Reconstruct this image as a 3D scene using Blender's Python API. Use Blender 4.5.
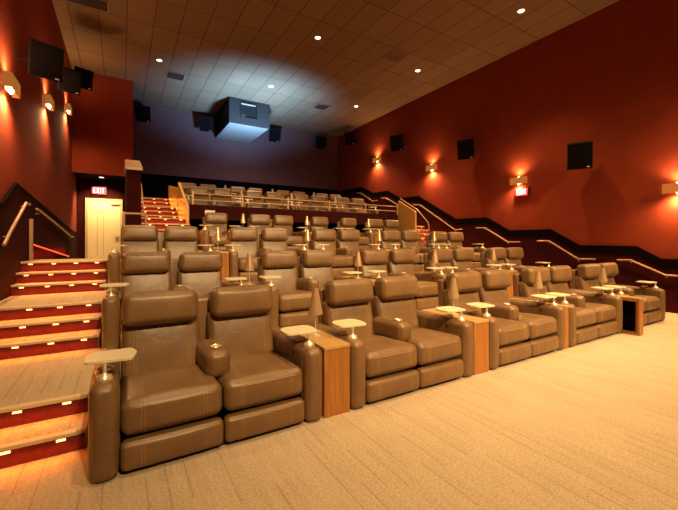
import bpy, math, random
from mathutils import Matrix, Vector
random.seed(7)
PI = math.pi
for o in list(bpy.data.objects): bpy.data.objects.remove(o)
SC = bpy.context.scene
COL = SC.collection

# ------------------------------------------------------------------ camera, world, exposure
cam = bpy.data.cameras.new('camera'); camo = bpy.data.objects.new('camera', cam); COL.objects.link(camo)
cam.sensor_width = 36; cam.lens = 360 * 36 / 678; cam.shift_y = -13 / 678; cam.clip_start = .05
camo.location = (0, 0, 1.5); camo.rotation_euler = (PI / 2, 0, -math.radians(31.1))
SC.camera = camo
w = bpy.data.worlds.new('world'); SC.world = w; w.use_nodes = True
w.node_tree.nodes['Background'].inputs[0].default_value = (0.02, 0.01, 0.006, 1)
w.node_tree.nodes['Background'].inputs[1].default_value = 1
SC.view_settings.view_transform = 'Standard'
SC.view_settings.look = 'None'
SC.view_settings.gamma = 1
SC.view_settings.use_curve_mapping = False
SC.view_settings.exposure = 0.0
SC.cycles.use_denoising = True
SC.cycles.max_bounces = 6
SC.cycles.diffuse_bounces = 3
SC.cycles.sample_clamp_indirect = 4

CEIL = 7.17
DOWN = 820      # watts of each ceiling downlight
DOWN_C = (1, .64, .27)
FRONT = 3200
FRONT_FILL_C = (1, .68, .32)
SCONCE = 250
SCONCE_C = (1, .60, .25)
STEP = 3.4
STEP_C = (1, .24, .025)
COOL = 3400
COOL_C = (.22, .55, 1)

def lamp(kind, name, loc, energy, color, rot=(0, 0, 0), **kw):
    l = bpy.data.lights.new(name, kind); l.energy = energy; l.color = color
    for k, v in kw.items(): setattr(l, k, v)
    o = bpy.data.objects.new(name, l); COL.objects.link(o); o.location = loc; o.rotation_euler = rot
    return o

# added cool uplight with no fitting, brightens ceiling round the booth and back wall
lamp('SPOT', 'added_cool_uplight', (4.4, 12.5, 4.1), COOL, COOL_C, (math.radians(158), 0, 0), spot_size=math.radians(116), spot_blend=1, shadow_soft_size=.2)
lamp('SPOT', 'back_row_cool_light', (4.5, 14.0, 6.0), 120, (.6, .7, 1), (math.radians(25), 0, 0), spot_size=math.radians(150), spot_blend=1, shadow_soft_size=.3)
# house downlights (their fittings are built further down)
DL = [(x, y) for y in (12.5, 8.85, 5.25, 1.6, -2.05) for x in (1.0, 4.65, 8.38)]
for x, y in DL:
    e = DOWN * ((.30 if x < 2 and y < 6 else .55 if x < 2 and y < 9 else 1.0) if y > 5 else (1.8 if x > 2 else .7))
    lamp('SPOT', 'downlight_beam', (x, y, CEIL - .06), e, DOWN_C, spot_size=math.radians(78), spot_blend=1, shadow_soft_size=.07)

# added unseen fill lights at the screen end, aimed down at the seats (their fittings are built further down)
TL = [(1.0, -3.6), (4.65, -3.6), (8.0, -3.6)]
for (x, y), tx in zip(TL, (2.7, 4.8, 6.8)):
    dx, dy, dz = tx - x, 6.2 - y, .8 - (CEIL - .12)
    q = __import__('mathutils').Vector((dx, dy, dz)).to_track_quat('-Z', 'Y').to_euler()
    lamp('SPOT', 'added_front_fill', (x, y + .02, CEIL - .16), FRONT, FRONT_FILL_C, q, spot_size=math.radians(58), spot_blend=.8, shadow_soft_size=.10)

# ------------------------------------------------------------------ materials
def mat(name, color, rough=.6, metal=0, spec=.5, emit=None, estr=0, noise=0, nscale=8, bump=0, bscale=60, coat=0):
    m = bpy.data.materials.new(name); m.use_nodes = True
    nt = m.node_tree; b = nt.nodes['Principled BSDF']
    b.inputs['Base Color'].default_value = (*color, 1); b.inputs['Roughness'].default_value = rough
    b.inputs['Metallic'].default_value = metal; b.inputs['Specular IOR Level'].default_value = spec
    b.inputs['Coat Weight'].default_value = coat
    if emit:
        b.inputs['Emission Color'].default_value = (*emit, 1); b.inputs['Emission Strength'].default_value = estr
    tc = nt.nodes.new('ShaderNodeTexCoord')
    if noise:
        n = nt.nodes.new('ShaderNodeTexNoise'); n.inputs['Scale'].default_value = nscale; n.inputs['Detail'].default_value = 6
        nt.links.new(tc.outputs['Object'], n.inputs['Vector'])
        r = nt.nodes.new('ShaderNodeValToRGB')
        r.color_ramp.elements[0].position = .3; r.color_ramp.elements[1].position = .7
        r.color_ramp.elements[0].color = (*[c * (1 - noise) for c in color], 1)
        r.color_ramp.elements[1].color = (*[min(1, c * (1 + noise)) for c in color], 1)
        nt.links.new(n.outputs['Fac'], r.inputs[0]); nt.links.new(r.outputs[0], b.inputs['Base Color'])
    if bump:
        n2 = nt.nodes.new('ShaderNodeTexNoise'); n2.inputs['Scale'].default_value = bscale; n2.inputs['Detail'].default_value = 5
        nt.links.new(tc.outputs['Object'], n2.inputs['Vector'])
        bp = nt.nodes.new('ShaderNodeBump'); bp.inputs['Strength'].default_value = bump; bp.inputs['Distance'].default_value = .02
        nt.links.new(n2.outputs['Fac'], bp.inputs['Height']); nt.links.new(bp.outputs[0], b.inputs['Normal'])
    return m

def mth(nt, op, a, b=None):
    n = nt.nodes.new('ShaderNodeMath'); n.operation = op
    for i, v in enumerate((a, b)):
        if v is None: continue
        if isinstance(v, (int, float)): n.inputs[i].default_value = v
        else: nt.links.new(v, n.inputs[i])
    return n.outputs[0]

def carpet_mat(name, c1, c2, line, lines=True):
    m = mat(name, c1, .95, spec=.15); nt = m.node_tree; b = nt.nodes['Principled BSDF']
    g = nt.nodes.new('ShaderNodeNewGeometry')
    sx = nt.nodes.new('ShaderNodeSeparateXYZ'); nt.links.new(g.outputs['Position'], sx.inputs[0])
    col = mth(nt, 'DIVIDE', mth(nt, 'ADD', sx.outputs[0], 20), .115)
    ci = mth(nt, 'FLOOR', col); cf = mth(nt, 'FRACT', col)
    wn = nt.nodes.new('ShaderNodeTexWhiteNoise'); wn.noise_dimensions = '1D'; nt.links.new(ci, wn.inputs['W'])
    seg = mth(nt, 'FLOOR', mth(nt, 'ADD', mth(nt, 'DIVIDE', mth(nt, 'ADD', sx.outputs[1], 20), .46), mth(nt, 'MULTIPLY', wn.outputs['Value'], 7)))
    cb = nt.nodes.new('ShaderNodeCombineXYZ'); nt.links.new(ci, cb.inputs[0]); nt.links.new(seg, cb.inputs[1])
    w2 = nt.nodes.new('ShaderNodeTexWhiteNoise'); w2.noise_dimensions = '2D'; nt.links.new(cb.outputs[0], w2.inputs['Vector'])
    ln = mth(nt, 'MULTIPLY', mth(nt, 'LESS_THAN', cf, .085), mth(nt, 'MULTIPLY', mth(nt, 'GREATER_THAN', w2.outputs['Value'], .6), .36))
    br = nt.nodes.new('ShaderNodeMix'); br.data_type = 'RGBA'
    tn = nt.nodes.new('ShaderNodeMix'); tn.data_type = 'RGBA'; nt.links.new(w2.outputs['Value'], tn.inputs[0])
    tn.inputs[6].default_value = (*c1, 1); tn.inputs[7].default_value = (*c2, 1)
    nt.links.new(ln, br.inputs[0]); nt.links.new(tn.outputs[2], br.inputs[6]); br.inputs[7].default_value = (*line, 1)
    n = nt.nodes.new('ShaderNodeTexNoise'); n.inputs['Scale'].default_value = 75; n.inputs['Detail'].default_value = 3
    nt.links.new(g.outputs['Position'], n.inputs['Vector'])
    sp = nt.nodes.new('ShaderNodeMapping'); sp.inputs['Scale'].default_value = (30, 2.2, 30)
    nt.links.new(g.outputs['Position'], sp.inputs['Vector'])
    n2 = nt.nodes.new('ShaderNodeTexNoise'); n2.inputs['Scale'].default_value = 1; n2.inputs['Detail'].default_value = 4
    nt.links.new(sp.outputs[0], n2.inputs['Vector'])
    s = mth(nt, 'ADD', mth(nt, 'MULTIPLY', n.outputs['Fac'], 1.1), mth(nt, 'MULTIPLY', n2.outputs['Fac'], .30))
    s = mth(nt, 'ADD', s, .32)
    mx = nt.nodes.new('ShaderNodeVectorMath'); mx.operation = 'SCALE'
    nt.links.new(br.outputs[2], mx.inputs[0]); nt.links.new(s, mx.inputs['Scale'])
    nt.links.new(mx.outputs[0], b.inputs['Base Color'])
    bp = nt.nodes.new('ShaderNodeBump'); bp.inputs['Strength'].default_value = .5; bp.inputs['Distance'].default_value = .01
    nt.links.new(n.outputs['Fac'], bp.inputs['Height']); nt.links.new(bp.outputs[0], b.inputs['Normal'])
    return m

def wood_mat(name, c, dark):
    m = mat(name, c, .38); nt = m.node_tree; b = nt.nodes['Principled BSDF']
    tc = nt.nodes.new('ShaderNodeTexCoord'); mp = nt.nodes.new('ShaderNodeMapping'); mp.inputs['Scale'].default_value = (26, 26, 1.2)
    nt.links.new(tc.outputs['Object'], mp.inputs['Vector'])
    n = nt.nodes.new('ShaderNodeTexNoise'); n.inputs['Scale'].default_value = 3; n.inputs['Detail'].default_value = 5
    nt.links.new(mp.outputs[0], n.inputs['Vector'])
    r = nt.nodes.new('ShaderNodeValToRGB')
    r.color_ramp.elements[0].position = .35; r.color_ramp.elements[0].color = (*dark, 1)
    r.color_ramp.elements[1].position = .65; r.color_ramp.elements[1].color = (*c, 1)
    nt.links.new(n.outputs['Fac'], r.inputs[0]); nt.links.new(r.outputs[0], b.inputs['Base Color'])
    return m

def ceiling_mat():
    m = mat('ceiling_tiles', (.18, .11, .065), .9, spec=.2); nt = m.node_tree; b = nt.nodes['Principled BSDF']
    g = nt.nodes.new('ShaderNodeNewGeometry'); s = nt.nodes.new('ShaderNodeSeparateXYZ'); nt.links.new(g.outputs['Position'], s.inputs[0])
    fx = mth(nt, 'FRACT', mth(nt, 'DIVIDE', mth(nt, 'ADD', s.outputs[0], 20 * .61 - .72 + .012), .61))
    fy = mth(nt, 'FRACT', mth(nt, 'DIVIDE', mth(nt, 'ADD', s.outputs[1], 20 * 1.22 - 10.6 + .012), 1.22))
    lx = mth(nt, 'LESS_THAN', fx, .04); ly = mth(nt, 'LESS_THAN', fy, .02)
    ln = mth(nt, 'MAXIMUM', lx, ly)
    ix = mth(nt, 'FLOOR', mth(nt, 'DIVIDE', mth(nt, 'ADD', s.outputs[0], 20 * .61 - .72), .61))
    iy = mth(nt, 'FLOOR', mth(nt, 'DIVIDE', mth(nt, 'ADD', s.outputs[1], 20 * 1.22 - 10.6), 1.22))
    cb = nt.nodes.new('ShaderNodeCombineXYZ'); nt.links.new(ix, cb.inputs[0]); nt.links.new(iy, cb.inputs[1])
    wn = nt.nodes.new('ShaderNodeTexWhiteNoise'); nt.links.new(cb.outputs[0], wn.inputs[0])
    mr = mth(nt, 'ADD', mth(nt, 'MULTIPLY', wn.outputs['Value'], .16), .92)
    base = nt.nodes.new('ShaderNodeVectorMath'); base.operation = 'SCALE'; base.inputs[0].default_value = (.185, .108, .062)
    nt.links.new(mr, base.inputs['Scale'])
    mx = nt.nodes.new('ShaderNodeMix'); mx.data_type = 'RGBA'
    nt.links.new(ln, mx.inputs[0]); nt.links.new(base.outputs[0], mx.inputs[6]); mx.inputs[7].default_value = (.09, .04, .03, 1)
    nt.links.new(mx.outputs[2], b.inputs['Base Color'])
    return m

M = dict(
    leather=mat('brown_leather', (.172, .090, .036), .40, spec=.55, noise=.16, nscale=5, bump=.30, bscale=7),
    leather_dark=mat('dark_seat_base', (.02, .008, .004), .8),  # dark colour of the plinth
    stitch=mat('tan_thread', (.42, .25, .12), .7),
    carpet=carpet_mat('plank_carpet', (.47, .36, .245), (.45, .34, .23), (.22, .12, .055)),
    red_carpet=mat('red_riser_carpet', (.13, .003, .002), .8, noise=.2, nscale=30, bump=.2),
    nosing=mat('pale_step_nosing', (.62, .46, .27), .6),
    panel=wood_mat('stair_panel_veneer', (.70, .34, .08), (.58, .26, .055)),
    booth_under_lit=mat('booth_underside_lit', (.24, .19, .17), .9, spec=.1),  # paler than the other booth panels: uplit brightness put into the colour
    wood=wood_mat('orange_veneer', (.42, .165, .035), (.29, .10, .018)),
    woodtop=mat('console_top', (.50, .29, .11), .30, noise=.08, nscale=12),
    red_wall=mat('red_wall_fabric', (.235, .036, .015), .9, spec=.08, noise=.06, nscale=3, bump=.1, bscale=120),
    back_wall=mat('mauve_grey_fabric', (.15, .07, .07), .95, spec=.08, noise=.06, nscale=3),
    dado=mat('dark_maroon_dado', (.034, .005, .005), .9, spec=.06, noise=.15, nscale=5),
    black=mat('black_trim', (.004, .002, .002), .9, spec=.04),
    speaker=mat('black_speaker_cabinet', (.006, .004, .005), .6, spec=.15),
    grille=mat('speaker_grille', (.006, .004, .005), .95, spec=.05, bump=.6, bscale=400),
    rail=mat('handrail_bronze', (.42, .24, .14), .4, metal=.2),
    chrome=mat('polished_metal', (.92, .80, .62), .32, metal=.65),
    bronze=mat('bronze_lampshade', (.55, .36, .20), .28, metal=.5),
    tray=mat('cream_tray_top', (.70, .62, .42), .32),
    cream=mat('cream_door_paint', (.80, .62, .34), .5),
    cream_dark=mat('door_frame_paint', (.55, .38, .18), .5),
    booth=mat('grey_booth_panel', (.040, .030, .027), .95, spec=.05),
    glass=mat('dark_booth_glass', (.01, .01, .012), .1),
    white=mat('white_plastic', (.75, .7, .6), .5),
    lens=mat('lit_downlight_lens', (1, .9, .75), .5, emit=(1, .78, .55), estr=9),
    bulb=mat('lit_sconce_bulb', (1, .9, .7), .5, emit=(1, .66, .28), estr=22),
    shade=mat('amber_sconce_shade', (.28, .09, .02), .7, spec=.1, emit=(1, .34, .06), estr=.3),
    led=mat('lit_step_led', (1, .8, .5), .5, emit=(1, .45, .12), estr=5),
    redled=mat('lit_red_led', (1, .2, .1), .5, emit=(1, .06, .02), estr=5),
    exitface=mat('exit_sign_face', (.35, .02, .03), .4, emit=(1, .02, .05), estr=.7),
    exitletter=mat('exit_sign_letter', (1, .4, .5), .4, emit=(1, .28, .40), estr=5),
    ceiling=ceiling_mat(),
    vent=mat('dark_vent', (.03, .012, .01), .7),
    ventw=mat('vent_blade', (.25, .13, .07), .6),
)

# ------------------------------------------------------------------ mesh builder
def cmap(q, half, r, puff):
    """point q on the box surface -> point on a crowned, rounded cushion"""
    x, y, z = q; hx, hy, hz = half
    n = [0, 0, 0]; c = [0, 0, 0]; d = [0, 0, 0]
    for i in range(3):
        c[i] = max(-(half[i] - r), min(half[i] - r, q[i])); d[i] = q[i] - c[i]
    L = math.sqrt(sum(a * a for a in d)) or 1e-9
    p = [c[i] + d[i] / L * r for i in range(3)]
    t = [max(0.0, 1 - (q[i] / half[i]) ** 2) ** .8 for i in range(3)]
    for i in range(3):
        if abs(abs(q[i]) - half[i]) < 1e-6:
            j, k = (i + 1) % 3, (i + 2) % 3
            p[i] += math.copysign(puff[i] * t[j] * t[k], q[i])
    return p

class MB:
    def __init__(s): s.v = []; s.f = []
    def add(s, vs, fs, mt=None):
        b = len(s.v)
        for p in vs:
            p = Vector(p)
            s.v.append(tuple(mt @ p) if mt is not None else tuple(p))
        s.f += [tuple(b + i for i in f) for f in fs]
        return s
    def box(s, x0, y0, z0, x1, y1, z1, mt=None):
        vs = [(x, y, z) for x in (x0, x1) for y in (y0, y1) for z in (z0, z1)]
        return s.add(vs, [(0, 1, 3, 2), (4, 6, 7, 5), (0, 4, 5, 1), (2, 3, 7, 6), (0, 2, 6, 4), (1, 5, 7, 3)], mt)
    def prism(s, poly, axis, a, b, mt=None):
        """poly: 2D outline (convex or quad strips), extruded along axis from a to b"""
        n = len(poly)
        def P(p, t):
            return {'x': (t, p[0], p[1]), 'y': (p[0], t, p[1]), 'z': (p[0], p[1], t)}[axis]
        vs = [P(p, a) for p in poly] + [P(p, b) for p in poly]
        fs = [tuple(range(n)), tuple(range(2 * n - 1, n - 1, -1))] + [(i, (i + 1) % n + 0, (i + 1) % n + n, i + n) for i in range(n)]
        return s.add(vs, fs, mt)
    def strip(s, prof, zlow, x0, x1):
        """wall panel under a stepped profile [(y, z)...], down to zlow(y)"""
        for (ya, za), (yb, zb) in zip(prof, prof[1:]):
            la = zlow(ya) if callable(zlow) else za - zlow[0]; lb = zlow(yb) if callable(zlow) else zb - zlow[0]
            s.prism([(ya, la), (yb, lb), (yb, zb), (ya, za)], 'x', x0, x1)
        return s
    def cyl(s, c, r0, r1, z0, z1, n=16, mt=None):
        return s.lathe([(r0, z0), (r1, z1)], n, (c[0], c[1]), mt)
    def lathe(s, prof, n=16, c=(0, 0), mt=None, cap=True):
        vs = []; fs = []
        for r, z in prof:
            for i in range(n):
                a = 2 * PI * i / n; vs.append((c[0] + r * math.cos(a), c[1] + r * math.sin(a), z))
        for k in range(len(prof) - 1):
            for i in range(n):
                j = (i + 1) % n; fs.append((k * n + i, k * n + j, (k + 1) * n + j, (k + 1) * n + i))
        if cap: fs.append(tuple(range(n - 1, -1, -1))); fs.append(tuple(range((len(prof) - 1) * n, len(prof) * n)))
        return s.add(vs, fs, mt)
    def tube(s, pts, r, n=8, mt=None):
        pts = [Vector(p) for p in pts]; vs = []; fs = []
        for i, p in enumerate(pts):
            t = (pts[min(i + 1, len(pts) - 1)] - pts[max(i - 1, 0)]).normalized()
            u = t.cross(Vector((0, 0, 1)))
            if u.length < 1e-3: u = t.cross(Vector((1, 0, 0)))
            u.normalize(); v = t.cross(u)
            for k in range(n):
                a = 2 * PI * k / n; vs.append(p + u * (r * math.cos(a)) + v * (r * math.sin(a)))
        for i in range(len(pts) - 1):
            for k in range(n):
                j = (k + 1) % n; fs.append((i * n + k, i * n + j, (i + 1) * n + j, (i + 1) * n + k))
        fs.append(tuple(range(n))); fs.append(tuple(range(len(pts) * n - 1, (len(pts) - 1) * n - 1, -1)))
        return s.add(vs, fs, mt)
    def ring(s, R, r, z, c=(0, 0), n=20, mt=None):
        vs = []; fs = []; k = 6
        for i in range(n):
            a = 2 * PI * i / n
            for j in range(k):
                b = 2 * PI * j / k; q = R + r * math.cos(b)
                vs.append((c[0] + q * math.cos(a), c[1] + q * math.sin(a), z + r * math.sin(b)))
        for i in range(n):
            for j in range(k):
                fs.append((i * k + j, ((i + 1) % n) * k + j, ((i + 1) % n) * k + (j + 1) % k, i * k + (j + 1) % k))
        return s.add(vs, fs, mt)
    def cushion(s, size, r, puff, mt=None, nseg=6):
        half = [a / 2 for a in size]
        def ax(h):
            e = [h - r + r * t for t in (0.0, .25, .5, .75, 1.0)]
            m = [-(h - r) + 2 * (h - r) * i / nseg for i in range(1, nseg)]
            return [-a for a in reversed(e)] + m + e
        A = [ax(h) for h in half]; idx = {}; vs = []; fs = []
        def vid(q):
            key = tuple(round(a, 6) for a in q)
            if key not in idx: idx[key] = len(vs); vs.append(cmap(q, half, r, puff))
            return idx[key]
        for i in range(3):
            j, k = (i + 1) % 3, (i + 2) % 3
            for sg in (-1, 1):
                for a in range(len(A[j]) - 1):
                    for b in range(len(A[k]) - 1):
                        f = []
                        for (da, db) in ((0, 0), (1, 0), (1, 1), (0, 1)):
                            q = [0, 0, 0]; q[i] = sg * half[i]; q[j] = A[j][a + da]; q[k] = A[k][b + db]; f.append(vid(q))
                        fs.append(tuple(f) if sg > 0 else tuple(reversed(f)))
        return s.add(vs, fs, mt)
    def seam(s, size, r, puff, path, rad, mt=None):
        """thread laid over the cushion surface; path: list of points on its box"""
        half = [a / 2 for a in size]; pts = []
        for a, b in zip(path, path[1:]):
            for t in range(8):
                q = [a[i] + (b[i] - a[i]) * t / 8 for i in range(3)]; pts.append(q)
        pts.append(path[-1]); pts = [Vector(cmap(q, half, r, puff)) for q in pts]
        return s.tube(pts, rad, 5, mt)
    def build(s, name, m, parent=None, smooth=False, bevel=0, loc=None):
        me = bpy.data.meshes.new(name); me.from_pydata(s.v, [], s.f); me.materials.append(M[m] if isinstance(m, str) else m)
        me.update()
        import bmesh
        bm = bmesh.new(); bm.from_mesh(me); bmesh.ops.recalc_face_normals(bm, faces=bm.faces)
        if bevel:
            bmesh.ops.bevel(bm, geom=[e for e in bm.edges if len(e.link_faces) == 2 and e.calc_face_angle(0) > .6], offset=bevel, segments=2, affect='EDGES', profile=.6)
        bm.to_mesh(me); bm.free()
        if smooth:
            for p in me.polygons: p.use_smooth = True
            me.set_sharp_from_angle(angle=math.radians(50))
        o = bpy.data.objects.new(name, me); COL.objects.link(o)
        if parent: o.parent = parent
        if loc: o.location = loc
        return o

def T(x=0, y=0, z=0, rx=0, ry=0, rz=0):
    return Matrix.Translation((x, y, z)) @ Matrix.Rotation(rz, 4, 'Z') @ Matrix.Rotation(ry, 4, 'Y') @ Matrix.Rotation(rx, 4, 'X')

def tag(o, label, cat, group=None, kind=None):
    if label: o['label'] = label
    if cat: o['category'] = cat
    if group: o['group'] = group
    if kind: o['kind'] = kind
    return o
def empty(name, loc=(0, 0, 0), rz=0):
    o = bpy.data.objects.new(name, None); COL.objects.link(o); o.location = loc; o.rotation_euler = (0, 0, rz); o.empty_display_size = .1
    return o
def struct(o, label=None): return tag(o, label, None, None, 'structure')
KIDS = {}
def copy_tree(o, parent=None):
    c = o.copy(); COL.objects.link(c)
    if parent: c.parent = parent; c.matrix_parent_inverse = o.matrix_parent_inverse.copy()
    for ch in KIDS.get(o.name) or list(o.children): copy_tree(ch, c)
    return c

# ------------------------------------------------------------------ shell
LW, RW, YB, YF = -1.4, 10.0, 16.7, -5.0
Z2, Z3, Z4, Z5, Z6, Z7 = .28, .72, 1.18, 2.11, 2.56, 3.02
LA, RA = -.22, 9.05        # inner edges of the left and right aisles
SL0, SL1 = .40, 1.50       # stair on the left of the upper tier
SR0 = 8.78                 # stair on the right of it
RAMP0, RAMP1, RZ = 8.5, 14.6, .72

struct(MB().box(LW - .2, YF, -.2, RW + .2, YB + .2, 0).build('floor', 'carpet'), 'sand coloured plank pattern carpet at the front of the hall')
struct(MB().box(LW - .2, YF, CEIL, RW + .2, YB + .2, CEIL + .15).build('ceiling', 'ceiling'))
struct(MB().box(LW - .2, YF, 0, LW, YB, CEIL).build('wall_left', 'red_wall'))
struct(MB().box(RW, YF, 0, RW + .2, YB, CEIL).build('wall_right', 'red_wall'))
struct(MB().box(.3, YB, 0, RW + .2, YB + .2, CEIL).build('wall_back', 'back_wall'))
struct(MB().box(LW - .2, YF - .2, 0, RW + .2, YF, CEIL).build('wall_front', 'black'))
struct(MB().box(LW, 14.6, 3.8, .34, 14.75, CEIL).build('wall_bulkhead', 'red_wall'))
struct(MB().box(.22, 14.75, 3.8, .34, YB, CEIL).build('wall_return', 'back_wall'))
struct(MB().box(LW, 14.75, 3.8, .22, 16.0, 3.9).build('ceiling_vestibule', 'black'))
struct(MB().box(LW, 16.0, 0, .10, 16.15, 3.9).build('wall_vestibule', 'dado'))
# tall knee wall between ramp and stair, with a sloping cap
kn = MB(); kn.prism([(9.9, 0), (YB, 0), (YB, 3.78), (11.5, 3.70), (9.9, 3.22)], 'x', .10, .40)
k = struct(kn.build('wall_knee', 'dado'))
kc = MB(); kc.prism([(9.86, 3.22), (11.5, 3.70), (14.6, 3.80), (14.6, 3.86), (11.5, 3.77), (9.86, 3.29)], 'x', .07, .43)
kc.build('cap', 'rail', k)
struct(MB().box(SL1 - 0.0, 10.2, Z4, SR0, 10.32, 2.5).build('wall_tier', 'dado'))
# seating tiers
struct(MB().box(LA, 3.75, 0, RA, 5.75, Z2).build('floor_2', 'carpet'))
struct(MB().box(LA, 5.75, 0, RA, 7.72, Z3).build('floor_3', 'carpet'))
f4 = MB().box(LA, 7.72, 0, RA, 8.5, Z4).box(.10, 8.5, 0, RA, 10.2, Z4)
struct(f4.build('floor_4', 'carpet'))
struct(MB().box(SL1, 10.2, 0, SR0, 12.4, Z5).build('floor_5', 'carpet'))
struct(MB().box(SL1, 12.4, 0, SR0, YB, Z6).build('floor_6', 'carpet'))
# ramp down to the exit door
rp = MB(); rp.prism([(RAMP0, 0), (16.0, 0), (16.0, RZ), (RAMP1, RZ), (RAMP0, Z4)], 'x', LW, .10)
struct(rp.build('floor_ramp', 'carpet'))

# ------------------------------------------------------------------ stairs
def stair(name, x0, x1, steps, ends, label, nled=4, light_w=1.0, power=1.0):
    """steps: [(y, z_top)...]; every tread runs to the next riser, the last one to ends"""
    body = MB(); z = None
    root = None
    for i, (y, zt) in enumerate(steps):
        yn = steps[i + 1][0] if i + 1 < len(steps) else ends
        body.box(x0, y, 0, x1, yn, zt)
    root = struct(body.build(name, 'carpet'), label)
    prev = steps_base[name]
    for i, (y, zt) in enumerate(steps):
        MB().box(x0 + .01, y - .012, prev + .001, x1 - .01, y - .001, zt - .03).build('riser', 'red_carpet', root)
        MB().box(x0 + .005, y - .03, zt - .022, x1 - .06, y + .035, zt + .005).build('nosing', 'nosing', root, bevel=.006)
        led = MB()
        for kx in range(nled):
            cx = x0 + (x1 - x0) * (kx + .5) / nled
            MB().box(cx - .026, y - .022, zt - .043, cx + .026, y - .0125, zt - .031).build('step_light', 'led', root)
        lamp('AREA', 'step_light_glow', ((x0 + x1) / 2, y - .07, zt - .02), STEP * power * light_w, STEP_C, (math.radians(-32), 0, 0),
             shape='RECTANGLE', size=(x1 - x0) * .85, size_y=.02)
        prev = zt
    return root
steps_base = {'staircase': 0, 'staircase_upper': Z4, 'staircase_side': 0, 'staircase_side_upper': Z4}
low = [(3.2, .14), (3.52, Z2), (5.0, .43), (5.33, .575), (5.67, Z3), (6.9, .87), (7.2, 1.025), (7.5, Z4)]
up = [(8.66 + .3 * i, Z4 + .155 * (i + 1)) for i in range(6)] + [(11.5, 2.26), (11.8, 2.41), (12.1, Z6)] + [(13.4, 2.71), (13.7, 2.865), (14.0, Z7)]
stair('staircase', LW, LA, low, RAMP0, 'left aisle steps with red lit risers')
stair('staircase_upper', SL0, SL1, up, YB, 'red lit steps climbing to the upper tier behind the left seats', nled=3)
stair('staircase_side', RA, RW, low, 8.66, 'right aisle steps beside the handrail wall')
stair('staircase_side_upper', SR0, RW, up, YB, 'red lit steps to the upper tier beside the right wall', nled=3, power=1.6)

# dado on the side walls: stepped profile with black band
profR = [(YF, 1.14), (3.06, 1.14), (3.5, 1.41), (4.68, 1.42), (5.41, 1.85), (6.62, 1.85), (7.41, 2.29), (8.66, 2.30), (10.49, 3.31), (11.52, 3.33), (12.41, 3.75), (13.44, 3.77), (14.41, 4.18), (YB - .001, 4.20)]
d = struct(MB().strip(profR, lambda y: 0, RW - .03, RW - .002).build('trim_1', 'dado'))
MB().strip(profR, (.2,), RW - .045, RW - .001).build('dado_cap', 'black', d)
profL = [(YF, 1.14), (2.9, 1.14), (3.4, 1.41), (4.5, 1.42), (5.2, 1.85), (6.49, 2.03), (7.2, 2.40), (13.6, 1.93), (16.0, 1.80)]
d = struct(MB().strip(profL, lambda y: 0, LW + .002, LW + .03).build('trim_2', 'dado'))
MB().strip(profL, (.05,), LW + .001, LW + .04).build('dado_cap', 'black', d)
struct(MB().box(.45, YB - .03, Z7, RW - .05, YB - .001, 4.3).build('trim_3', 'black'))

# ------------------------------------------------------------------ exit door
DX0, DX1 = -1.06, -.06; DY = 16.0
dr = struct(MB().box(DX0, DY - .05, RZ, DX1, DY - .005, 3.03).build('door_1', 'cream'), 'cream exit door at the foot of the ramp')
fr = MB().box(DX0 - .08, DY - .07, RZ, DX0 - .002, DY - .002, 3.11).box(DX1 + .002, DY - .07, RZ, DX1 + .08, DY - .002, 3.11).box(DX0 - .002, DY - .07, 3.034, DX1 + .002, DY - .002, 3.11)
fr.build('door_frame', 'cream_dark', dr)
pn = MB()
for (a, b, c, d_) in ((DX0 + .28, 1.0, DX0 + .30, 2.62), (DX0 + .46, 1.0, DX0 + .48, 2.62), (DX0 + .28, 2.62, DX0 + .48, 2.64)): pn.box(a, DY - .062, b, c, DY - .051, d_)
pn.build('vision_panel_trim', 'cream_dark', dr)
MB().box(DX1 - .16, DY - .09, 1.65, DX1 - .05, DY - .051, 1.72).build('door_handle', 'chrome', dr)
MB().box(DX1 - .30, DY - .10, 2.90, DX1 - .04, DY - .051, 2.96).build('door_closer', 'chrome', dr)
lamp('SPOT', 'vestibule_downlight_beam', (-.62, 15.3, 3.77), 420, (1, .74, .36), (math.radians(14), 0, 0), spot_size=math.radians(120), spot_blend=.8, shadow_soft_size=.05)

# ------------------------------------------------------------------ two-seat recliners
TILT = math.radians(-16)
def tray_parts(root, cx, cy=.24):
    """cup holder plus swivelling tray on an arm"""
    ch = MB().ring(.046, .006, .634, (cx, cy + .05)).lathe([(.043, .626), (.043, .632), (.036, .632), (.034, .612)], 20, (cx, cy + .05), cap=False)
    ch.build('cup_holder', 'chrome', root, smooth=True)
    pv = MB().lathe([(.046, .600), (.048, .618), (.040, .636), (.018, .646), (.012, .66), (.012, .708)], 20, (cx, cy - .12))
    tr = MB()
    pts = []
    for (px, py) in ((-.15, -.10), (.12, -.13), (.15, .02), (.12, .14), (-.10, .145), (-.155, .06)):
        pts.append((px, py))
    n = len(pts); out = []
    for i in range(n):
        a = Vector(pts[i - 1]); b = Vector(pts[i]); c = Vector(pts[(i + 1) % n])
        p0 = b + (a - b).normalized() * .035; p2 = b + (c - b).normalized() * .035
        for t in (0, .25, .5, .75, 1):
            out.append(tuple((1 - t) ** 2 * p0 + 2 * t * (1 - t) * b + t * t * p2))
    sh = -.04 if cx > 0 else .04
    tr.prism([(cx + sh + x, cy + y) for x, y in out], 'z', .712, .730)
    t = tr.build('tray_table', 'tray', root, bevel=.003)
    pv.build('tray_pivot', 'chrome', t, smooth=True)

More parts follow.
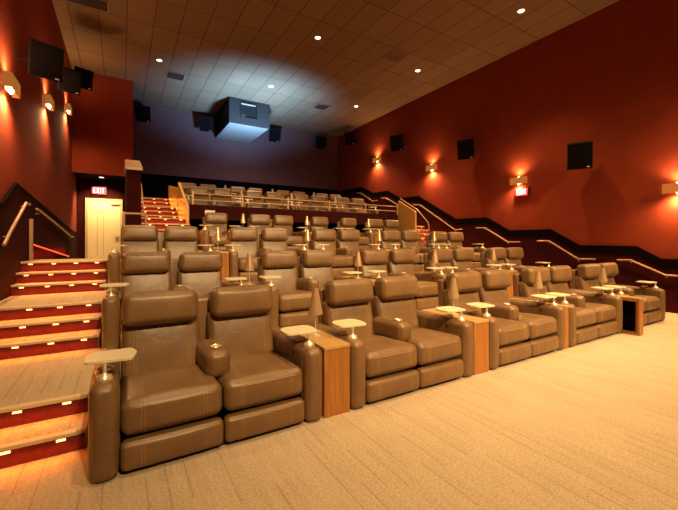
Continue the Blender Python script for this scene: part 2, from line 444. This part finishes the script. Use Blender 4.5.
def make_recliner(nseat, name, arm_w=.168, seat_w=.652):
    root = empty(name)
    inner = nseat * seat_w; W = inner + 2 * arm_w
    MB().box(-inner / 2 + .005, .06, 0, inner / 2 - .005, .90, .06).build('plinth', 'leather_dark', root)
    for sgn in (-1, 1):
        cx = sgn * (inner / 2 + arm_w / 2)
        a = MB().cushion((arm_w - .006, .99, .61), .058, (.008, .012, .006), T(cx, .485, .305), 5)
        ar = a.build('armrest', 'leather', root, smooth=True)
        sz = (arm_w - .006, .99, .61); h = [q / 2 for q in sz]
        s_ = MB().seam(sz, .058, (.008, .012, .006), [(-sgn * (h[0]), -h[1] + .09, -h[2] + .06), (-sgn * h[0], -h[1] + .09, h[2] - .05)], .0016, T(cx, .485, .305))
        s_.build('stitching', 'stitch', ar, smooth=True)
        MB().lathe([(.014, 0), (.014, .006), (.009, .008)], 14, mt=T(cx - sgn * (arm_w / 2 - .003), .26, .53, 0, -sgn * PI / 2)).build('recline_button', 'black', root, smooth=True)
        tray_parts(root, cx)
    MB().cushion((inner - .01, .10, .94), .03, (0, .01, 0), T(0, .93, .50, math.radians(-4)), 3).build('back_shell', 'leather', root, smooth=True)
    for i in range(nseat):
        cx = -inner / 2 + seat_w * (i + .5)
        w_ = seat_w - .012
        S = (w_, .70, .225); P = (.004, .018, .030); mt = T(cx, .365, .340, math.radians(-3)); h = [q / 2 for q in S]
        st = MB().cushion(S, .055, P, mt, 8).build('seat', 'leather', root, smooth=True)
        q = MB()
        for dx in (-.205, -.185, .185, .205):
            q.seam(S, .055, P, [(dx, h[1] - .2, h[2]), (dx, -h[1] + .001, h[2])], .0014, mt)
            q.seam(S, .055, P, [(dx, -h[1], h[2] - .002), (dx, -h[1], -h[2] + .03)], .0014, mt)
        q.seam(S, .055, P, [(-h[0] + .02, -h[1], h[2] - .045), (h[0] - .02, -h[1], h[2] - .045)], .0026, mt)
        q.build('stitching', 'stitch', st, smooth=True)
        S = (w_, .10, .185); P = (.003, .016, .004); mt = T(cx, .045, .122); h = [q_ / 2 for q_ in S]
        fr_ = MB().cushion(S, .035, P, mt, 5).build('footrest', 'leather', root, smooth=True)
        q = MB()
        for dx in (-.205, -.185, .185, .205): q.seam(S, .035, P, [(dx, -h[1], h[2] - .03), (dx, -h[1], -h[2] + .02)], .0014, mt)
        q.build('stitching', 'stitch', fr_, smooth=True)
        ox = 0 if nseat == 1 else (.014 if cx > 0 else -.014)
        S = (w_ - .04, .17, .52); P = (.004, .022, .006); mt = T(cx + ox, .80, .60, TILT); h = [q_ / 2 for q_ in S]
        bk = MB().cushion(S, .05, P, mt, 7).build('backrest', 'leather', root, smooth=True)
        q = MB()
        for dx in (-.215, -.195, .195, .215): q.seam(S, .05, P, [(dx, -h[1], h[2] - .04), (dx, -h[1], -h[2] + .04)], .0014, mt)
        q.build('stitching', 'stitch', bk, smooth=True)
        ox = 0 if nseat == 1 else (.022 if cx > 0 else -.022)
        MB().cushion((w_ - .068, .20, .262), .058, (.006, .016, .012), T(cx + ox, .775, .940, math.radians(-7)), 6).build('headrest', 'leather', root, smooth=True)
    if nseat == 2:
        ca = MB().cushion((.185, .52, .22), .06, (.006, .012, .006), T(.012, .48, .53, math.radians(-2)), 5).build('center_armrest', 'leather', root, smooth=True)
        MB().ring(.040, .005, .657, (.012, .36)).lathe([(.001, .6515), (.038, .6515), (.038, .656)], 20, (.012, .36), cap=False).build('cup_holder', 'chrome', ca, smooth=True)
    return root

def snapshot(root):
    def rec(o):
        KIDS[o.name] = list(o.children)
        for c in KIDS[o.name]: rec(c)
    rec(root)
pair = make_recliner(2, 'two_seat_recliner'); snapshot(pair)
single = make_recliner(1, 'single_recliner', .168, .62); snapshot(single)
used = {'p': False, 's': False}
def place(kind, x, y, z, label, group, rz=0):
    src = pair if kind == 'p' else single
    o = copy_tree(src) if used[kind] else src
    used[kind] = True
    o.location = (x, y, z); o.rotation_euler = (0, 0, rz)
    tag(o, label, 'recliner', group)
    return o

# consoles and lamps between the recliners
def make_console(w_):
    root = empty('side_console')
    MB().box(-w_ / 2, .02, 0, w_ / 2, .05, .575).build('front_panel', 'wood', root, bevel=.002)
    MB().box(-w_ / 2, .052, 0, -w_ / 2 + .02, .85, .573).box(w_ / 2 - .02, .052, 0, w_ / 2, .85, .573).build('side_panel', 'wood', root)
    MB().box(-w_ / 2 - .002, .015, .577, w_ / 2 + .002, .87, .602).build('console_top', 'woodtop', root, bevel=.003)
    snapshot(root)
    return root
def make_lamp():
    root = empty('table_lamp')
    MB().lathe([(.045, 0), (.045, .008), (.012, .014), (.006, .022)], 18).build('base', 'chrome', root, smooth=True)
    MB().lathe([(.006, .02), (.006, .27)], 10).lathe([(.016, .205), (.018, .215), (.006, .225)], 12).build('stem', 'chrome', root, smooth=True)
    MB().lathe([(.070, .205), (.060, .27), (.042, .36), (.026, .455), (.023, .455), (.039, .36), (.057, .27), (.067, .205)], 24, cap=False).build('lamp_shade', 'bronze', root, smooth=True)
    MB().lathe([(.012, .27), (.014, .30), (.008, .34)], 10).build('finial', 'tray', root, smooth=True)
    snapshot(root)
    return root
lamp0 = make_lamp(); lampused = [False]
consoles = {}
def place_console(x, y, z, w_, label, group, with_lamp=None, lampy=.43):
    key = round(w_, 2)
    if key in consoles: o = copy_tree(consoles[key])
    else: o = make_console(w_); consoles[key] = o
    o.location = (x, y, z); tag(o, label, 'console', group)
    if with_lamp:
        l = copy_tree(lamp0) if lampused[0] else lamp0; lampused[0] = True
        l.location = (x, y + lampy, z + .602); tag(l, with_lamp, 'lamp', group.replace('wood consoles', 'table lamps'))

ORD = {5: ['leftmost', 'second from left', 'middle', 'second from right', 'rightmost'],
       4: ['leftmost', 'second from left', 'second from right', 'rightmost']}
rows = [
    ('front row', 2.66, 0.0, [.64, 2.56, 4.48, 6.24, 8.04]),
    ('second row', 4.68, Z2, [.63, 2.52, 4.41, 6.18, 8.05]),
    ('third row', 6.66, Z3, [.63, 2.51, 4.43, 6.43, 8.20]),
]
extra = {'front row': ['beside the lowest aisle steps', 'right of the nearest console', 'at the hall centre', 'beside the open-sided console', 'nearest the right wall'],
         'second row': ['behind the nearest recliner', 'behind the nearest table lamp', 'at the hall centre', 'right of the middle lamp', 'under the sloping handrail'],
         'third row': ['in front of the red lit stair', 'left of the hall centre', 'at the hall centre', 'left of the red right-hand stair', 'right of the red stair']}
for rn, y, z, xs in rows:
    for i, x in enumerate(xs):
        place('p', x, y, z, 'brown two-seat recliner %s in %s, %s' % (ORD[5][i], rn, extra[rn][i]), 'two-seat recliners in the ' + rn)
    for i in range(4):
        g0 = xs[i] + .822; g1 = xs[i + 1] - .822; gw = g1 - g0
        if rn == 'front row' and i == 3: continue
        cw = max(.05, gw - .02)
        place_console((g0 + g1) / 2, y, z, cw, 'narrow orange wood console between recliners, %s in %s' % (ORD[4][i], rn), 'wood consoles in the ' + rn,
                      'slim bronze cone table lamp, %s in the %s' % (ORD[4][i], rn))
# the console with an open side, standing a little proud of the front row
oc = empty('side_console', (7.14, 2.44, 0)); tag(oc, 'orange wood console standing forward with a dark open niche in its side', 'console', 'wood consoles in the front row')
MB().box(-.072, 0, 0, .072, .035, .575).build('front_panel', 'wood', oc, bevel=.002)
MB().box(.047, .037, 0, .072, 1.0, .573).build('side_panel', 'wood', oc)
MB().box(-.072, .037, 0, .045, 1.0, .04).build('shelf', 'wood', oc)
MB().box(-.072, .037, .54, .045, 1.0, .573).build('shelf', 'wood', oc)
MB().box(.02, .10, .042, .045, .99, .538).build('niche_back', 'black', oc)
MB().box(-.074, -.005, .577, .074, 1.0, .602).build('console_top', 'woodtop', oc, bevel=.003)
l = copy_tree(lamp0); l.location = (7.14, 2.98, .602); tag(l, 'slim bronze cone table lamp, rightmost in the front row', 'lamp', 'table lamps in the front row')

# fourth row, on the cross aisle level under the tier wall
Y4 = 8.92
place('s', 2.11, Y4, Z4, 'brown leather single recliner at the left end of the fourth row beside the stair', 'single recliners in the fourth row')
place('p', 3.63, Y4, Z4, 'brown leather two-seat recliner left of centre against the dark tier wall', 'two-seat recliners in the fourth row')
place('s', 5.16, Y4, Z4, 'brown leather single recliner in the fourth row, left one of the middle two', 'single recliners in the fourth row')
place('s', 6.20, Y4, Z4, 'brown leather single recliner in the fourth row, right one of the middle two', 'single recliners in the fourth row')
place('p', 7.62, Y4, Z4, 'brown leather two-seat recliner at the right end of the dark tier wall', 'two-seat recliners in the fourth row')
place_console(2.71, Y4, Z4, .16, 'narrow wood console right of the first single recliner in the fourth row', 'wood consoles in the fourth row', 'slim table lamp before the dark tier wall, leftmost in the fourth row')
place_console(4.56, Y4, Z4, .20, 'narrow wood console left of the middle single recliners in the fourth row', 'wood consoles in the fourth row', 'slim table lamp before the dark tier wall, middle of the fourth row')
place_console(6.74, Y4, Z4, .10, 'narrow wood console right of the middle single recliners in the fourth row', 'wood consoles in the fourth row', 'slim table lamp before the dark tier wall, rightmost in the fourth row')

# upper tier rows
for rn, y, z, xs in (('first upper row', 10.88, Z5, [2.36, 4.08, 5.80, 7.52]), ('back row', 13.25, Z6, [2.40, 4.20, 6.10, 7.90])):
    wh = {'first upper row': 'behind the guard rail', 'back row': 'below the mauve back wall'}[rn]
    for i, x in enumerate(xs):
        place('p', x, y, z, 'two-seat recliner %s, %s in the %s' % (wh, ORD[4][i], rn), 'two-seat recliners in the ' + rn)
    for i in range(3):
        g0 = xs[i] + .825; g1 = xs[i + 1] - .825
        place_console((g0 + g1) / 2, y, z, g1 - g0 - .01, 'thin console between recliners, %s of the three in the %s' % (['left', 'middle', 'right'][i], rn), 'wood consoles in the ' + rn,
                      'slim table lamp on the upper tier, %s of the three in the %s' % (['left', 'middle', 'right'][i], rn))

# ------------------------------------------------------------------ rails, panels, plates
gr = empty('guard_rail', (0, 10.24, 2.5)); tag(gr, 'two-bar bronze guard rail along the top of the dark tier wall', 'railing')
for z in (.13, .30): MB().tube([(1.62, 0, z), (8.68, 0, z)], .018).build('rail', 'rail', gr, smooth=True)
for x in (1.62, 2.95, 4.35, 5.80, 7.25, 8.68): MB().box(x - .022, -.022, 0, x + .022, .022, .36).build('post', 'rail', gr)

def side_panel(poly, x0, x1, label):
    o = MB().prism(poly, 'x', x0, x1).build('stair_side_panel', 'panel')
    return tag(o, label, 'panel')
p = side_panel([(9.30, Z4), (10.19, Z4), (10.19, 3.02), (9.30, 2.55)], 8.68, 8.75, 'orange wood side panel of the right stair with sloping top')
p = side_panel([(9.98, 1.9), (10.19, 1.9), (11.62, 2.2), (11.62, 3.28), (9.98, 2.42)], 1.43, 1.49, 'orange wood side panel of the left stair with sloping top')
p = side_panel([(11.75, 2.2), (14.2, 2.5), (14.2, 3.52), (11.75, 3.12)], 1.43, 1.49, 'orange wood panel at the top of the left stair')

def handrail(pts, label, side=None, name='handrail', r=.021):
    o = MB().tube(pts, r, 10).build(name, 'rail', None, smooth=True)
    tag(o, label, 'handrail', 'wall handrails' if side else None)
    if side:
        for a in (pts[1], pts[-2]):
            MB().tube([(a[0], a[1], a[2]), (a[0], a[1], a[2] - .05), (side, a[1], a[2] - .06)], .009, 6).build('bracket', 'rail', o)
    return o
XR = RW - .10
for pl, lb in (([(3.84, 1.08), (3.59, 1.09), (2.96, .79), (2.6, .80)], 'bronze handrail on the right wall nearest the front'),
               ([(5.74, 1.53), (5.41, 1.53), (4.68, 1.07), (4.3, 1.08)], 'bronze handrail on the right wall behind the front row end'),
               ([(7.75, 1.96), (7.41, 1.95), (6.62, 1.50), (6.24, 1.50)], 'bronze handrail on the right wall, third from the front'),
               ([(10.72, 2.99), (10.33, 2.94), (8.62, 1.92), (8.32, 1.94)], 'long bronze handrail on the right wall beside the red stair'),
               ([(12.75, 3.45), (12.41, 3.42), (11.62, 3.05), (11.3, 3.05)], 'short bronze handrail on the right wall above the long one'),
               ([(14.7, 3.9), (14.4, 3.88), (13.44, 3.40), (13.06, 3.38)], 'topmost bronze handrail in the back right corner')):
    handrail([(XR, a, b) for a, b in pl], lb, RW - .03)
handrail([(8.79, 10.2, 3.10), (8.79, 9.3, 2.62), (8.79, 8.80, 2.16), (8.79, 8.74, 2.0), (8.79, 8.80, 1.86), (8.79, 9.2, 1.84)], 'bronze handrail on the wood panel curling back at its foot')
handrail([(LW + .10, 6.2, 1.46), (LW + .10, 6.49, 1.63), (LW + .10, 7.45, 2.12), (LW + .10, 7.7, 2.12)], 'bronze handrail climbing the left wall beside the aisle steps', LW + .03)
handrail([(LW + .10, 8.3, 2.09), (LW + .10, 8.6, 2.08), (LW + .10, 13.5, 1.66), (LW + .10, 13.8, 1.66)], 'bronze handrail going down the left wall along the ramp', LW + .03)
handrail([(.46, 9.95, 2.25), (.46, 11.5, 3.1), (.46, 14.0, 3.95)], 'pale handrail on the tall wall left of the red stair')
g = empty('guard_rail', (.04, 8.75, Z4)); tag(g, 'small pale hoop rail at the foot of the tall stair wall', 'railing')
MB().tube([(0, 0, 0), (0, 0, .9), (0, .04, .94), (0, 1.1, .94)], .02, 8).tube([(0, 0, .92), (.40, 0, .92)], .02, 8).build('rail', 'rail', g, smooth=True)
MB().tube([(.40, 0, 0), (.40, 0, .92)], .018, 8).build('post', 'rail', g, smooth=True)

# red led curb on the left ramp wall
lc = empty('led_curb', (LW + .05, 8.1, Z4)); tag(lc, 'low curb rail with red led dots along the left ramp wall', 'light strip')
MB().prism([(0, .30), (5.0, -.08), (5.0, -.12), (0, .26)], 'x', -.018, .03).build('curb', 'red_carpet', lc)
MB().box(-.018, -.02, 0, .03, .02, .72).build('post', 'rail', lc)
for i in range(24):
    t = (i + .5) / 24
    MB().box(.0305, 5.0 * t - .03, .265 - .38 * t, .038, 5.0 * t + .03, .285 - .38 * t).build('red_led', 'redled', lc)
lamp('AREA', 'red_curb_glow', (LW + .14, 10.6, 1.28), 9, (1, .05, .02), (0, math.radians(70), 0), shape='RECTANGLE', size=.05, size_y=4.6)

for x, z, ww, hh, lb in ((2.05, 2.30, .26, .12, 'small pale plate on the dark tier wall near the left stair'), (8.20, 2.16, .20, .16, 'small pale plate on the dark tier wall near the right stair')):
    o = MB().box(-ww / 2, -.03, -hh / 2, ww / 2, 0, hh / 2).build('wall_plate', 'white', loc=(x, 10.199, z), bevel=.004); tag(o, lb, 'plate')

# ------------------------------------------------------------------ wall speakers
def speaker(loc, face, label, tilt=18, wall=None, sc=1):
    """face: heading the grille looks to; wall: unit vector to the wall"""
    root = empty('wall_speaker', loc, face); tag(root, label, 'speaker', 'black surround speakers')
    R = T(rx=math.radians(tilt)) @ Matrix.Scale(sc, 4)
    vs = [(-.26, -.20, -.31), (.26, -.20, -.31), (.26, -.16, .31), (-.26, -.16, .31), (-.19, .20, -.20), (.19, .20, -.20), (.19, .20, .31), (-.19, .20, .31)]
    MB().add(vs, [(0, 1, 2, 3), (4, 7, 6, 5), (0, 4, 5, 1), (1, 5, 6, 2), (2, 6, 7, 3), (3, 7, 4, 0)], R).build('cabinet', 'speaker', root, bevel=.012)
    MB().add([(-.235, -.212, -.285), (.235, -.212, -.285), (.235, -.174, .285), (-.235, -.174, .285), (-.235, -.19, -.285), (.235, -.19, -.285), (.235, -.155, .285), (-.235, -.155, .285)],
             [(0, 1, 2, 3), (4, 7, 6, 5), (0, 4, 5, 1), (1, 5, 6, 2), (2, 6, 7, 3), (3, 7, 4, 0)], R).build('grille', 'grille', root, bevel=.004)
    MB().box(.14, -.222, -.27, .20, -.212, -.25, R).build('badge', 'chrome', root)
    dist = wall
    wv = Vector((math.sin(0), 1, 0))
    b = MB()
    ang = WALLROT[0]
    # bracket runs straight to the wall in world space
    inv = Matrix.Rotation(-face, 4, 'Z')
    d_ = inv @ Vector((*wall, 0)) 
    b.tube([(0, .05, -.02), tuple(Vector((0, 0, -.02)) + d_)], .022, 8)
    b.build('bracket', 'speaker', root, smooth=True)
    return root
WALLROT = [0]
for i, (y, z) in enumerate(((4.50, 3.62), (7.86, 4.52), (11.25, 5.52), (14.72, 6.55))):
    speaker((RW - .42, y, z), math.radians(-62), 'black wall speaker on the red right wall, %s from the front' % ['first', 'second', 'third', 'last'][i], wall=(.40, 0))
for i, (y, z) in enumerate(((7.4, 4.40), (10.4, 5.24), (12.3, 6.06))):
    speaker((LW + (.33, .33, .45)[i], y, z), math.radians(20), 'black wall speaker on the red left wall, %s' % ['nearest', 'middle one', 'farthest beside the bulkhead'][i], wall=(-(.31, .31, .43)[i], 0), sc=.85)
for i, x in enumerate((.75, 3.12, 6.22, 8.75)):
    speaker((x, YB - .34, 6.62), math.radians(-8), 'grey lit speaker on the back wall, %s' % ['in the left corner', 'left of the projection booth', 'right of the projection booth', 'farthest right'][i], wall=(0, .32))

# ------------------------------------------------------------------ sconces
def sconce(y, z, side, label):
    x = RW if side > 0 else LW
    root = empty('wall_sconce', (x - side * .002, y, z)); tag(root, label, 'wall lamp', 'amber wall sconces')
    if side > 0: root.rotation_euler = (0, 0, PI)
    # local +x points into the room
    MB().box(.0, -.07, -.09, .02, .07, .09).build('back_plate', 'chrome', root, bevel=.003)
    MB().box(.115, -.24, -.10, .125, .24, .10).box(.03, -.24, -.10, .115, -.232, .10).box(.03, .232, -.10, .115, .24, .10).build('lamp_shade', 'shade', root)
    MB().lathe([(.012, -.125), (.032, -.09), (.032, .09), (.012, .125)], 12, (.068, 0)).build('bulb', 'bulb', root, smooth=True)
    for zz, rx in ((.14, PI), (-.14, 0)):
        lamp('SPOT', 'sconce_beam', (x - side * .10, y, z + zz), SCONCE * (.40 if zz > 0 else 1), SCONCE_C, (rx, 0, 0), spot_size=math.radians(165), spot_blend=1, shadow_soft_size=.06)
for i, (y, z) in enumerate(((2.78, 2.63), (6.30, 3.29), (9.75, 4.28), (13.13, 5.24))):
    sconce(y, z, 1, 'glowing amber box sconce on the right wall, %s' % ['nearest, at the photo edge', 'directly above the exit sign', 'second from the back', 'farthest back'][i])
for i, (y, z) in enumerate(((6.7, 3.70), (9.8, 4.48), (13.1, 5.38))):
    sconce(y, z, -1, 'glowing sconce on the left wall, %s' % ['nearest, cut by the photo edge', 'middle one below the big speaker', 'farthest toward the bulkhead'][i])

# ------------------------------------------------------------------ exit signs
def exit_sign(loc, rz, s, label):
    root = empty('exit_sign', loc, rz); tag(root, label, 'sign', 'red exit signs')
    MB().box(-.20 * s, -.06, -.125 * s, .20 * s, 0, .125 * s).build('housing', 'speaker', root, bevel=.004)
    MB().box(-.185 * s, -.066, -.11 * s, .185 * s, -.061, .11 * s).build('face', 'exitface', root)
    W_ = .062 * s; H_ = .15 * s; t = .019 * s; y0, y1 = -.074, -.067
    b = MB(); xs = [-.150 * s, -.065 * s, .020 * s, .070 * s]
    def bx(x0, z0, x1, z1): b.box(x0, y0, z0, x1, y1, z1)
    zb = -H_ / 2
    x = xs[0]; bx(x, zb, x + t, zb + H_)
    for q in (0, .5, 1): bx(x + t, zb + q * (H_ - t), x + W_, zb + q * (H_ - t) + t)
    x = xs[1]
    for a, c in ((0, 1), (1, 0)):
        b.prism([(x + a * (W_ - t), zb), (x + a * (W_ - t) + t, zb), (x + c * (W_ - t) + t, zb + H_), (x + c * (W_ - t), zb + H_)], 'y', y0 + (.0005 * a), y1)
    x = xs[2]; bx(x + .008 * s, zb, x + .008 * s + t, zb + H_)
    x = xs[3]; bx(x, zb + H_ - t, x + W_, zb + H_); bx(x + W_ / 2 - t / 2, zb, x + W_ / 2 + t / 2, zb + H_ - t)
    b.build('lettering', 'exitletter', root)
exit_sign((RW - .005, 6.2, 2.95), math.radians(-90), 1.0, 'red glowing exit sign on the right wall under a sconce')
exit_sign((-.72, DY - .005, 3.40), 0, 1.2, 'red glowing exit sign above the cream door')
lamp('POINT', 'exit_sign_glow', (RW - .25, 6.27, 2.93), 1.2, (1, .05, .08), shadow_soft_size=.1)

# ------------------------------------------------------------------ ceiling fittings
def downlight(x, y, z, label, grp='round ceiling downlights'):
    root = empty('ceiling_light', (x, y, z)); tag(root, label, 'ceiling light', grp)
    MB().lathe([(.085, -.001), (.095, -.012), (.072, -.012), (.070, -.001)], 24, cap=False).build('trim_ring', 'white', root, smooth=True)
    MB().lathe([(.069, -.004), (.069, -.002)], 24).build('lens', 'lens', root)
xn = {1.0: 'left', 4.65: 'middle', 8.38: 'right'}
yn = {12.5: 'the line nearest the projection booth', 8.85: 'the second line from the booth', 5.25: 'the third line from the booth', 1.6: 'the line over the front carpet', -2.05: 'the line nearest the screen wall'}
for i, (x, y) in enumerate(TL):  # fittings made for the added fill lights
    root = empty('ceiling_light', (x, y, CEIL)); tag(root, 'added tilted round fill light near the screen wall, %s of three' % ['left', 'middle', 'right'][i], 'ceiling light', 'added fill lights')
    MB().lathe([(.06, -.001), (.06, -.02), (.02, -.03), (.02, -.08)], 16).build('mount', 'white', root, smooth=True)
    MB().lathe([(.07, -.09), (.09, .09)], 18, mt=T(0, -.10, -.13, math.radians(-45))).build('head', 'white', root, smooth=True)
for x, y in DL: downlight(x, y, CEIL, 'round lit ceiling downlight, %s one in %s' % (xn[x], yn[y]))
downlight(-.62, 15.3, 3.8, 'round lit downlight in the low ceiling before the exit door')
def vent(x, y, sx, sy, label, four=False):
    root = empty('ceiling_vent', (x, y, CEIL)); tag(root, label, 'vent', 'ceiling vents')
    MB().box(-sx / 2, -sy / 2, -.012, sx / 2, sy / 2, -.001).build('backing', 'vent', root)
    MB().box(-sx / 2, -sy / 2, -.022, sx / 2, -sy / 2 + .03, -.0125).box(-sx / 2, sy / 2 - .03, -.022, sx / 2, sy / 2, -.0125).box(-sx / 2, -sy / 2 + .03, -.022, -sx / 2 + .03, sy / 2 - .03, -.0125).box(sx / 2 - .03, -sy / 2 + .03, -.022, sx / 2, sy / 2 - .03, -.0125).build('frame', 'ventw', root)
    if four:
        for k in (1, 2, 3):
            a = sx / 2 * (1 - k * .24)
            MB().box(-a, -a, -.03, a, -a + .02, -.014).box(-a, a - .02, -.03, a, a, -.014).box(-a, -a + .02, -.03, -a + .02, a - .02, -.014).box(a - .02, -a + .02, -.03, a, a - .02, -.014).build('blade_ring', 'ventw', root)
    else:
        for k in range(1, 6): MB().box(-sx / 2 + .03, -sy / 2 + sy * k / 6 - .006, -.02, sx / 2 - .03, -sy / 2 + sy * k / 6 + .006, -.013).build('blade', 'vent', root)
vent(1.57, 13.4, .58, .55, 'dark square ceiling vent left of the projection booth')
vent(7.17, 13.3, .58, .55, 'dark square ceiling vent right of the projection booth')
vent(7.17, 8.55, .56, .56, 'four-way ceiling diffuser right of the middle downlights', True)
vent(-.72, 10.3, .9, .5, 'ceiling vent at the top edge of the photo near the left wall')
for x, y, lb in ((.35, 11.8, 'small sprinkler head near the left downlight'), (5.2, 12.9, 'small sprinkler head right of the projection booth front'), (2.25, 16.2, 'small sprinkler head above the back wall speaker'), (9.0, 7.6, 'small sprinkler head near the right wall edge'), (4.9, 11.2, 'small sprinkler head near the middle downlight')):
    o = MB().lathe([(.03, -.001), (.03, -.008), (.010, -.012), (.010, -.04), (.024, -.045)], 12).build('sprinkler', 'ventw', loc=(x, y, CEIL), smooth=True); tag(o, lb, 'sprinkler', 'ceiling sprinklers')

# ------------------------------------------------------------------ projection booth
pb = empty('projection_booth', (4.40, 14.2, 6.17)); tag(pb, 'grey box shaped projection booth hanging from the ceiling at the back wall', 'projection booth')
b = MB().box(-.82, 0, 0, .82, .04, .29).box(-.82, 0, .86, .82, .04, .995).box(-.82, 0, .29, -.42, .04, .86).box(.28, 0, .29, .82, .04, .86)
b.build('front_panel', 'booth', pb)
MB().box(-.82, .04, 0, -.79, 2.49, .995).build('side_panel', 'speaker', pb)
MB().box(.79, .04, 0, .82, 2.49, .995).build('side_panel', 'speaker', pb)
MB().box(-.79, .04, 0, .79, 2.49, .03).build('bottom_panel', 'booth_under_lit', pb)
MB().box(-.42, .05, .29, .28, .06, .86).build('window', 'glass', pb)
MB().box(-.45, -.012, .26, .31, -.001, .29).box(-.45, -.012, .86, .31, -.001, .89).box(-.45, -.012, .29, -.42, -.001, .86).box(.28, -.012, .29, .31, -.001, .86).build('window_frame', 'booth', pb)
MB().box(-.36, -.05, .78, .22, -.013, .82).build('projector_lens_hood', 'chrome', pb)
